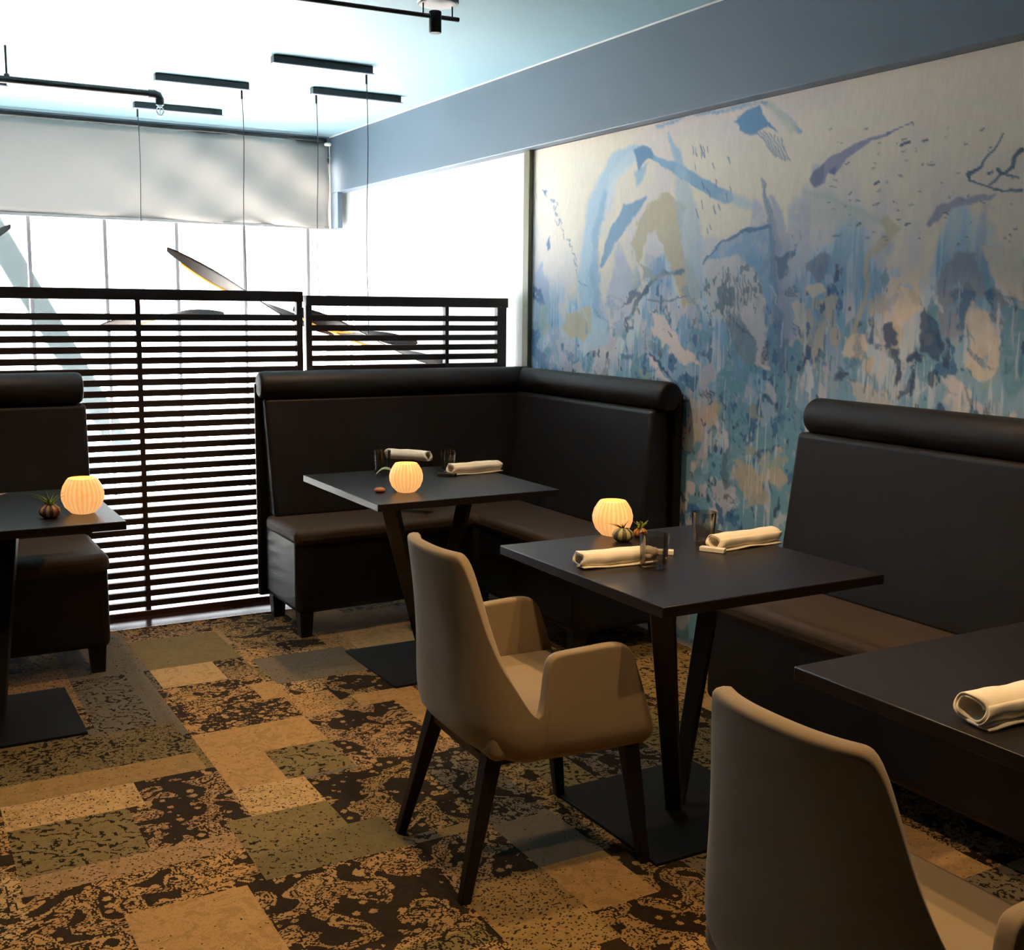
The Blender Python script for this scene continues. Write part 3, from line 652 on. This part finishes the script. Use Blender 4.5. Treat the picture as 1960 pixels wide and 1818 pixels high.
for ch in t.children:
    if ch.name.startswith('foot'): ch.location = -Vector(t.location)

# ------------------------------------------------------------------ tables
def table(loc, lx, ly, label, dirs=((-.29, -.29), (.30, .20)), group='square black tables'):
    t = thing('dining_table', label, 'table', loc)
    G().box((-lx/2, -ly/2, .722), (lx/2, ly/2, .75)).make('tabletop', M['laminate'], t, bevel=.0025)
    G().box((-.26, -.26, 0), (.26, .26, .01)).make('base_plate', M['base_steel'], t, bevel=.002)
    for dx, dy in dirs:
        d = Vector((dx, dy, 0)).normalized(); n = Vector((-d.y, d.x, 0)); a = d*.02
        b = Vector((dx, dy, 0)); w0, w1, th = .022, .031, .013
        lo = [a-n*w0-d*th+Vector((0, 0, .008)), a+n*w0-d*th+Vector((0, 0, .008)), a+n*w0+d*th+Vector((0, 0, .008)), a-n*w0+d*th+Vector((0, 0, .008))]
        hi = [b-n*w1-d*th*1.6+Vector((0, 0, .722)), b+n*w1-d*th*1.6+Vector((0, 0, .722)), b+n*w1+d*th*1.6+Vector((0, 0, .722)), b-n*w1+d*th*1.6+Vector((0, 0, .722))]
        G().hexa(lo, hi).make('leg', M['steel'], t, bevel=.003)
    return t
table((1.94, 4.10, 0), .77, .80, 'black table in the far corner, wrapped by the corner bench')
table((1.98, 2.49, 0), .745, .80, 'black table in the middle with a single armchair pulled up')
table((.31, 4.16, 0), .78, .78, 'black table at the left edge with the glowing candle bowl at its corner', dirs=((-.27, -.27), (.11, .28)))
table((1.95, 1.21, 0), .76, .80, 'black table at the right edge, nearest to the camera')

# ------------------------------------------------------------------ armchairs
def shell_grid():
    'one upholstered shell: arm, notch, wrapped back, notch, arm; columns run round the chair, rows run up'
    zs = [.345, .36, .385, .43, .5, .6, .72, .80, .84, .87]
    xb = [-.12, -.175, -.212, -.228, -.229, -.234, -.250, -.264, -.272, -.278]
    hw = [.205, .228, .242, .249, .248, .244, .238, .234, .232, .230]
    xe = [-.06, -.06, -.06, -.072, -.118, -.170, -.206, -.222, -.230, -.236]
    I = lambda z, a: float(np.interp(z, zs, a))
    def ell(z, ph):
        q = float(np.interp(z, [.5, .86], [.62, .80])); b = I(z, xb)
        return -.072-(-.072-b)*abs(math.cos(ph))**q, I(z, hw)*math.copysign(abs(math.sin(ph))**q, math.sin(ph))
    half = []          # (kind, parameter, height) from the arm front to the middle of the back
    for u, h in ((1, .575), (.985, .598), (.95, .614), (.88, .623), (.7, .625), (.5, .622), (.3, .620), (.15, .618), (.07, .612), (.03, .598), (.0, .56)):
        half.append(('s', u, h))
    for k in range(27):
        ph = PI/2*(1-(k/26)**1.0)
        zz = .452
        for z in np.linspace(.452, .866, 240):
            if ell(z, ph)[0] <= I(z, xe)+1e-4: zz = z
            else:
                if z > .47: break
        if k == 0: zz = .452
        half.append(('b', ph, min(zz, .866)))
    # smooth the outline of the wing a little
    hs = [h for _, _, h in half]
    for _ in range(2):
        h2 = hs[:]
        for i_ in range(13, len(hs)-1): h2[i_] = .25*hs[i_-1]+.5*hs[i_]+.25*hs[i_+1]
        hs = h2
    cols = []
    for (kd, p, _), h in zip(half, hs):
        col = []
        for v in [0, .03, .08, .15, .24, .34, .45, .56, .67, .77, .86, .93, .97, 1.]:
            z = .345+(h-.345)*v
            if kd == 's':
                xf_ = float(np.interp(z, [.345, .372, .61], [.235, .258, .178])); x = -.062+p*(xf_+.062)
                w_ = I(z, hw); f_ = min(1, max(0, p*2.5)); tgt = .250 if z > .385 else .250-(.385-z)*.6
                y = w_*(1-f_)+tgt*f_
            else: x, y = ell(z, p)
            col.append((x, y, z))
        cols.append(col)
    full = cols+[[(x, -y, z) for x, y, z in c] for c in cols[::-1][1:]]
    return [[full[c][k] for c in range(len(full))] for k in range(14)]
def armchair(loc, rz, label):
    t = thing('armchair', label, 'chair', loc, rz)
    G().grid(shell_grid()).make('upholstered_shell', M['fabric'], t, solid=.034, sub=1)
    G().box((-.20, -.235, .352), (.245, .235, .465)).make('seat', M['fabric'], t, bevel=.025, seg=4)
    for (xt, yt, xf_, yf_) in ((-.165, .17, -.262, .212), (.205, .205, .255, .228)):
        for s_ in (-1, 1):
            a, b = .023, .014
            lo = [(xf_-b, s_*yf_-b, 0), (xf_+b, s_*yf_-b, 0), (xf_+b, s_*yf_+b, 0), (xf_-b, s_*yf_+b, 0)]
            hi = [(xt-a, s_*yt-a, .37), (xt+a, s_*yt-a, .37), (xt+a, s_*yt+a, .37), (xt-a, s_*yt+a, .37)]
            G().hexa(lo, hi).make('leg', M['black_wood'], t, bevel=.004)
    G().box((-.19, -.19, .325), (.23, .19, .355)).make('seat_frame', M['black_wood'], t, bevel=.006)
    return t
armchair((1.464, 2.512, 0), math.radians(-2.5), 'greige fabric armchair with dark legs, seen whole, pulled up to the middle table')
armchair((1.395, 1.185, 0), math.radians(1), 'greige fabric armchair in the foreground, cut off by the bottom edge')

# ------------------------------------------------------------------ things on the tables
TZ = .75
def candle(x, y, s, label):
    t = thing('candle_bowl', label, 'candle holder', (x, y, TZ))
    prof = [(.024, 0), (.034, .003), (.052, .022), (.0605, .045), (.0615, .062), (.056, .083), (.046, .101), (.040, .108)]
    rib = lambda a, j: 1+(.018 if j < 6 else .004)*math.cos(20*a)
    out = [(r*s, z*s) for r, z in prof]; inn = [((r-.004)*s, max(z, .006)*s) for r, z in reversed(prof)]
    G().lathe(out, 80, fn=rib).make('bowl', M['candle_glass'], t, smooth=True) if False else None
    g = G().lathe(out+inn+[(.001, .006*s)], 80, fn=lambda a, j: rib(a, j) if j < 8 else 1)
    g.make('bowl', M['candle_glass'], t, smooth=True)
    f = G().lathe([(.019, .007), (.019, .02), (.017, .0215), (.002, .021)], 24).make('tealight', M['ceramic'], t, smooth=True)
    G().lathe([(.001, .022), (.004, .03), (.0045, .035), (.002, .044), (.0005, .05)], 12).make('flame', M['flame'], t, smooth=True)
    l = lamp('candle_light', 'POINT', (x, y, TZ+.13*s), .35, (1, .55, .2), shadow_soft_size=.02)
    return t
p = at(790, 946, 'z', TZ); candle(p.x, p.y+.06, 1.04, 'glowing amber ribbed candle bowl on the far corner table')
p = at(1191, 1030, 'z', TZ); candle(p.x, p.y+.055, 1.02, 'glowing amber ribbed candle bowl on the middle table behind a striped shell')
p = at(165, 987, 'z', TZ); candle(p.x, p.y+.055, 1.12, 'glowing amber ribbed candle bowl on the left table corner')

def napkin(a, b, r, label, rot=0., seed=0):
    'rolled linen napkin lying from a to b; loose spiral seen at the ends'
    a, b = Vector(a), Vector(b); d = (b-a); L = d.length; rz = math.atan2(d.y, d.x)
    t = thing('napkin_roll', label, 'napkin', (a.x, a.y, TZ), rz, 'rolled cream napkins')
    rnd = random.Random(seed); rows = []; n = 56
    for i in range(15):
        x = L*i/14; row = []
        for k in range(n):
            u = k/(n-1); an = rot+u*2*PI*2.05; rr = r*(1-.36*u)
            fl = 1+.05*math.sin(x*38+an+seed)+.03*math.sin(x*90+2*an)
            yy = rr*1.18*math.cos(an)*fl; zz = r*.9+rr*.86*math.sin(an)*fl
            row.append((x+.004*math.sin(3*an), yy, max(zz, .004)))
        rows.append(row)
    G().grid(rows).make('cloth', M['linen'], t, solid=.0035, smooth=True)
    # hem flap lying flat under the roll
    rows = []
    for i in range(15):
        x = L*i/14
        rows.append([(x+.002*math.sin(v_*9+seed), -r*1.3+v_*r*1.5, .003+.0035*max(0, math.sin(x*30+v_*2+seed))) for v_ in (0, .35, .7, 1.)])
    G().grid(rows).make('hem', M['linen'], t, solid=.005, smooth=True)
    return t
def on(px, py): return at(px, py, 'z', TZ)
napkin((1.655, 2.535, 0), (1.885, 2.51, 0), .027, 'rolled cream napkin at the left of the middle table, beside a tumbler', 2.2, 1)
napkin((2.135, 2.545, 0), (2.385, 2.56, 0), .028, 'rolled cream napkin at the right of the middle table, on a white rest', 2.6, 4)
a = on(868, 911); napkin((a.x, a.y+.03, 0), (a.x+.24, a.y+.05, 0), .029, 'rolled cream napkin at the right of the far corner table', 2.6, 7)
a = on(752, 886); b = on(800, 898); napkin((a.x+.17, a.y-.02, 0), (a.x+.04, a.y+.15, 0), .029, 'rolled cream napkin partly hidden behind the far candle bowl', 2.4, 9)
a = on(1868, 1390); napkin((a.x-.005, a.y+.01, 0), (a.x+.25, a.y+.0, 0), .033, 'rolled cream napkin on the nearest table, cut by the right edge', 2.6, 12)

def tumbler(x, y, label, h=.092, r=.041):
    o = G().lathe([(.0, 0), (r*.86, 0), (r*.9, .002), (r, h), (r-.0013, h+.0004), (r*.9-.0013, .006), (.0, .005)], 48).make('tumbler', M['tumbler'], smooth=True)
    o.location = (x, y, TZ+.0005); return tag(o, label, 'glass', 'smoked glass tumblers')
a = on(1258, 1090); tumbler(a.x+.01, a.y+.03, 'clear smoked tumbler at the right end of the left napkin, middle table')
a = on(1358, 1040); tumbler(a.x, a.y+.03, 'smoked tumbler standing behind the white rest, against the mural', r=.038)
a = on(866, 903); tumbler(a.x, a.y+.03, 'dark smoked tumbler beside the right napkin, far corner table', r=.036)
a = on(741, 905); tumbler(a.x-.005, a.y+.04, 'dark smoked tumbler at the left of the far corner table', r=.037)

def rest(x, y, rz, mat, label, L=.085):
    o = G().hexa([(-L/2, -.013, 0), (L/2, -.013, 0), (L/2, .013, 0), (-L/2, .013, 0)], [(-L/2, -.011, .014), (L/2, -.011, .014), (L/2, .011, .014), (-L/2, .011, .014)]).make('cutlery_rest', mat, bevel=.002)
    o.location = (x, y, TZ); o.rotation_euler = (0, 0, rz); return tag(o, label, 'cutlery rest')
a = on(1364, 1056); rest(a.x, a.y+.0, -1.0, M['ceramic'], 'white ceramic cutlery rest at the left end of the right napkin, middle table', .075)
a = on(857, 911); rest(a.x-.005, a.y-.005, -.9, M['dark_ceramic'], 'black cutlery rest at the left end of the right napkin, far corner table', .08)
a = on(1265, 1068); rest(a.x+.03, a.y+.045, -.7, M['ceramic'], 'white ceramic cutlery rest seen through the tumbler, middle table', .08)

def shell(x, y, r, mat, label, leaves, seed, leafmat, ll=.05, name='air_plant_shell', green=0):
    t = thing(name, label, 'decoration', (x, y, TZ))
    prof = [(.004, 0), (r*.62, .002), (r*.93, r*.32), (r, r*.62), (r*.88, r*.98), (r*.5, r*1.25), (r*.16, r*1.3), (.003, r*1.22)]
    G().lathe(prof, 48, fn=lambda a, j: 1+.03*math.cos(18*a)).make('shell', mat, t, smooth=True)
    rnd = random.Random(seed)
    for k in range(leaves):
        an = 2*PI*k/leaves+rnd.uniform(-.3, .3); el = rnd.uniform(.35, 1.25); l_ = ll*rnd.uniform(.7, 1.15)
        pts = []; c = Vector((0, 0, r*1.2)); d = Vector((math.cos(an)*math.cos(el), math.sin(an)*math.cos(el), math.sin(el)))
        for i in range(7):
            u = i/6; pts.append(c+d*l_*u+Vector((math.cos(an), math.sin(an), -.6))*(l_*.25*u*u))
        G().tube(pts, [.0026*(1-u_/6.6) for u_ in range(7)], 6).make('leaf', leafmat, t, smooth=True)
    if green:
        for k in range(green):
            an = rnd.uniform(0, 2*PI); d = Vector((math.cos(an)*.8, math.sin(an)*.8, rnd.uniform(.3, 1.1))); c = Vector((0, 0, r*1.2))
            pts = [c+d*(.006+.0045*i)+Vector((0, 0, .002*math.sin(i*2.+k))) for i in range(6)]
            G().tube(pts, [.002, .0042, .0025, .004, .0022, .0006], 6).make('leaf', M['leaf'], t, smooth=True)
    return t
a = on(103, 992); shell(a.x-.008, a.y+.02, .034, M['urchin'], 'brown striped urchin shell with spiky green air plant, left table', 10, 3, M['leaf'], .062, green=8)
a = on(1192, 1036); shell(a.x, a.y+.0, .032, M['urchin_green'], 'green striped shell with dark thin leaves before the middle candle bowl', 6, 8, pmat('dark_leaf', lin((36, 44, 30)), .6, var=.2), .042)
a = on(1233, 1030); shell(a.x, a.y+.02, .022, M['urchin_tan'], 'small tan shell with a green sprig behind the middle tumbler', 3, 5, M['leaf'], .028, green=6)
a = on(-6, 972); shell(a.x-.02, a.y, .03, M['urchin_tan'], 'tan shell with pale leaves cut by the left edge, left table', 7, 15, M['linen'], .05)
# sage leaf and pebble on the far table
a = on(718, 913); b = on(757, 897)
rows = []
for i in range(9):
    u = i/8; c = Vector((a.x, a.y+.03, TZ)).lerp(Vector((b.x, b.y+.02, TZ)), u); w_ = .006+.026*math.sin(PI*min(1, u*.85+.1)); h = .016+.014*math.sin(u*5)
    rows.append([tuple(c+Vector((w_*.5*v_, w_*v_, h+.004*abs(v_)-TZ)) ) for v_ in (-1, -.4, .4, 1)])
rows = [[(p_[0]-a.x, p_[1]-a.y, p_[2]) for p_ in r_] for r_ in rows]
o = G().grid(rows).make('sage_sprig', M['sage'], solid=.003, sub=1); o.location = (a.x-.02, a.y-.085, TZ+.001); tag(o, 'pale sage-green leaf sprig lying left of the far candle bowl', 'leaf')
a = on(745, 942); o = G().lathe([(.001, 0), (.014, .002), (.019, .008), (.018, .014), (.011, .019), (.001, .0205)], 24, fn=lambda a_, j: 1+.12*math.cos(a_*2+.6)).make('pebble', M['terracotta'], smooth=True)
o.location = (a.x-.035, a.y+.01, TZ); tag(o, 'small orange-brown pebble left of the far candle bowl', 'pebble')

# ------------------------------------------------------------------ ceiling fittings
def pendant(pl, pr, label, wires, blade):
    a, b = at(*pl, 'z', ZC-.035), at(*pr, 'z', ZC-.035); L = (b-a).length; c = (a+b)/2
    t = thing('pendant_lamp', label, 'pendant lamp', (a.x, a.y+.03, ZC))
    G().box((0, -.028, -.035), (L, .028, -.0005)).make('canopy', M['black_metal'], t, bevel=.003)
    G().box((-.006, -.034, -.040), (L+.006, .034, -.035)).make('canopy_cover', M['lavender_sheen'], t, bevel=.001)
    B = [Vector(q) for q in blade]
    for u, k in wires:
        top_p = Vector((L*u, 0, -.04)); e_ = B[min(range(len(B)), key=lambda i_: abs(B[i_].x-t.location.x-L*u))]; end = Vector((L*u, 0, e_.z-t.location.z))
        pts = [top_p.lerp(end, s_/8)+Vector((.006*math.sin(s_*.9), 0, 0))*(0 if s_ in (0, 8) else 1) for s_ in range(9)]
        G().tube(pts, .0022, 6).make('cable', M['wire'], t, smooth=True)
        G().tube([top_p, top_p-Vector((0, 0, .045))], .006, 8).make('cable_gland', M['wire'], t, smooth=True)
    # curved veneer blade
    rows = []; n = len(B)
    for i, q in enumerate(B):
        tn = (B[min(i+1, n-1)]-B[max(0, i-1)]).normalized(); sd = tn.cross(Vector((0, 0, 1))).normalized()
        u = i/(n-1); w_ = .008+.055*math.sin(PI*min(1, max(0., u*.96+.03)))**.8; tw = 1.0*math.cos(u*PI); q = q-Vector(t.location)
        sd = sd*math.cos(tw)+Vector((0, 0, 1))*math.sin(tw)
        rows.append([tuple(q+sd*w_*v_) for v_ in (-1, -.5, 0, .5, 1)])
    G().grid(rows).make('blade', M['blade_wood'], t, solid=.008, sub=2)
    G().tube([Vector(min((rows[i][0], rows[i][-1]), key=lambda p_: p_[2]))-Vector((0, 0, .004)) for i in range(1, n//2+1)], .006, 6).make('light_strip', M['led'], t, smooth=True)
    return t
def arc(p0, p1, sag, n=13):
    p0, p1 = Vector(p0), Vector(p1); return [p0.lerp(p1, i/(n-1))+Vector((0, 0, -sag*math.sin(PI*i/(n-1)))) for i in range(n)]
pendant((298,152), (482,168), 'pendant lamp whose orange-lit wooden blade tip rises above the screen', [(.93, 6)], arc(at(318,476,'y',6.24), at(640,640,'y',6.24), .03))
pendant((258,205), (427,220), 'pendant lamp on the short canopy nearest the blind, one cable in front of it', [(.04, 4)], arc(at(190,625,'y',7.18), at(430,600,'y',7.18), -.02))
pendant((525,118), (716,140), 'pendant lamp on the long canopy highest in the picture', [(.95, 6)], arc(at(560,590,'y',5.5), at(800,655,'y',5.5), .03))
pendant((600,178), (771,195), 'pendant lamp on the canopy nearest the bulkhead', [(.05, 3)], arc(at(590,600,'y',6.17), at(880,700,'y',6.17), .04))
# canopy cut by the left edge, with the blade tip seen at the left
pendant((-150,148), (14,163), 'pendant lamp cut off by the left edge, only a canopy end and blade tip seen', [(.5, 6)], arc(at(22,432,'y',6.8), at(-330,560,'y',6.8), .06))

# sprinkler pipe
p1 = at(292, 180, 'z', 2.485); p0 = Vector((p1.x-3.4, p1.y, 2.485))
t = thing('sprinkler_pipe', 'black sprinkler pipe hung under the ceiling at upper left', 'pipe', tuple(p1))
G().tube([p0-p1, Vector((0, 0, 0))], .017, 14).make('pipe', M['black_metal'], t, smooth=True)
G().tube([Vector((-.02, 0, 0)), Vector((.008, 0, 0)), Vector((.026, 0, -.006)), Vector((.034, 0, -.022)), Vector((.034, 0, -.05))], [.021, .022, .022, .021, .02], 14).make('elbow', M['black_metal'], t, smooth=True)
g = G().tube([(.034, 0, -.05), (.034, 0, -.062)], .012, 12); g.tube([(.022, 0, -.062), (.016, 0, -.08), (.03, 0, -.10)], .0035, 8); g.tube([(.046, 0, -.062), (.052, 0, -.08), (.038, 0, -.10)], .0035, 8)
g.lathe([(.001, 0), (.018, .001), (.018, .004), (.001, .005)], 20, c=(.034, 0, -.106)); g.tube([(.034, 0, -.062), (.034, 0, -.10)], .003, 8)
g.make('sprinkler_head', M['chrome'], t, smooth=True)
for dx in (.645-p1.x, .645-1.9-p1.x):
    G().tube([(dx, 0, .0), (dx, 0, .025), (dx, 0, .03), (dx, 0, ZC-2.485)], [.016, .012, .005, .005], 10).make('hanger_rod', M['black_metal'], t, smooth=True)

# track light
ta, tb = at(878, 38, 'z', 2.545), at(600, 0, 'z', 2.545); dr = (tb-ta).normalized(); end = ta+dr*1.6
t = thing('track_light', 'black track light with a cylinder spot near the top edge', 'track light', (ta.x, ta.y, ZC))
o_ = Vector((ta.x, ta.y, ZC))
G().tube([ta-o_, end-o_], .0085, 8).make('track', M['black_metal'], t, smooth=True)
cx = at(838, 32.5, 'z', 2.545)-o_; cx.z = 0
cc = dr*(-(cx.x*-dr.x+cx.y*-dr.y)); 
G().lathe([(.001, -.046), (.076, -.046), (.080, -.042), (.080, -.0005), (.001, -.0005)], 40, c=(cx.x, cx.y, 0)).make('canopy', M['black_metal'], t, smooth=True)
G().lathe([(.001, -.050), (.072, -.050), (.072, -.0461), (.001, -.0461)], 40, c=(cx.x, cx.y, 0)).make('canopy_plate', M['white'], t, smooth=True)
for s_ in (-.06, .06):
    G().tube([(cx.x+dr.x*s_, cx.y+dr.y*s_, -.02), (cx.x+dr.x*s_, cx.y+dr.y*s_, 2.545-ZC)], .003, 8).make('strut', M['black_metal'], t, smooth=True)
q = at(833, 32, 'z', 2.545)-o_
G().lathe([(.001, 0), (.022, 0), (.024, .003), (.024, .078), (.021, .08), (.021, .075), (.001, .06)][::-1], 28, c=(q.x, q.y, q.z-.06)).make('spot_head', M['black_metal'], t, smooth=True)
G().lathe([(.001, 0), (.019, 0), (.001, .002)], 20, c=(q.x, q.y, q.z-.055)).make('spot_lens', M['flame'], t, smooth=True)

# ------------------------------------------------------------------ blind
t = thing('roller_blind', 'wide grey roller blind pulled part way down the window', 'blind', (1.2, 7.75, 2.6))
rows = []
for i in range(15):
    z = -.015-.585*i/14; row = []
    for k in range(80):
        x = -1.7+3.4*k/79
        dd = .026*math.sin((x*1.0+z*1.6)*9.)*max(0, (x+.1))/1.7+.010*math.sin((x-z*.8)*17)*max(0, x)/1.7
        row.append((x, dd, z+.004*math.sin(x*11)*(i/14)))
    rows.append(row)
G().grid(rows).make('fabric', M['blind'], t, solid=.0015, smooth=True)
G().tube([(-1.7, .012, .0), (1.69, .012, .0)], .016, 16).make('roller', M['black_metal'], t, smooth=True)
G().box((-1.7, -.006, -.612), (1.7, .006, -.592)).make('bottom_bar', pmat('bar_grey', lin((150, 146, 145)), .7), t, bevel=.003)
G().lathe([(.001, -.012), (.022, -.01), (.026, 0), (.022, .01), (.001, .012)], 20).make('end_cap', M['ceramic'], t, smooth=True, loc=None).location = (1.69, -.02, -.03)
G().tube([(1.705, -.012, -.03), (1.707, -.012, -.35), (1.705, -.012, -.60)], .003, 6).make('chain', M['ceramic'], t, smooth=True)

# ------------------------------------------------------------------ outside
pa, pb = at(-8, 450, 'y', 9.2), at(140, 700, 'y', 9.2)
dv = (pb-pa).normalized(); pa2 = pa-dv*1.6; pb2 = pb+dv*1.2; pb2 = pa2+dv*((pa2.z+.1)/-dv.z) if dv.z < 0 else pb2
g = G(); h = .10
g.hexa([(pb2.x-h, 9.15, pb2.z), (pb2.x+h, 9.15, pb2.z), (pb2.x+h, 9.3, pb2.z), (pb2.x-h, 9.3, pb2.z)], [(pa2.x-h, 9.15, pa2.z), (pa2.x+h, 9.15, pa2.z), (pa2.x+h, 9.3, pa2.z), (pa2.x-h, 9.3, pa2.z)])
o = g.make('steel_brace', M['brace'], bevel=.01); tag(o, 'pale blue diagonal steel brace outside the window at left', 'brace')
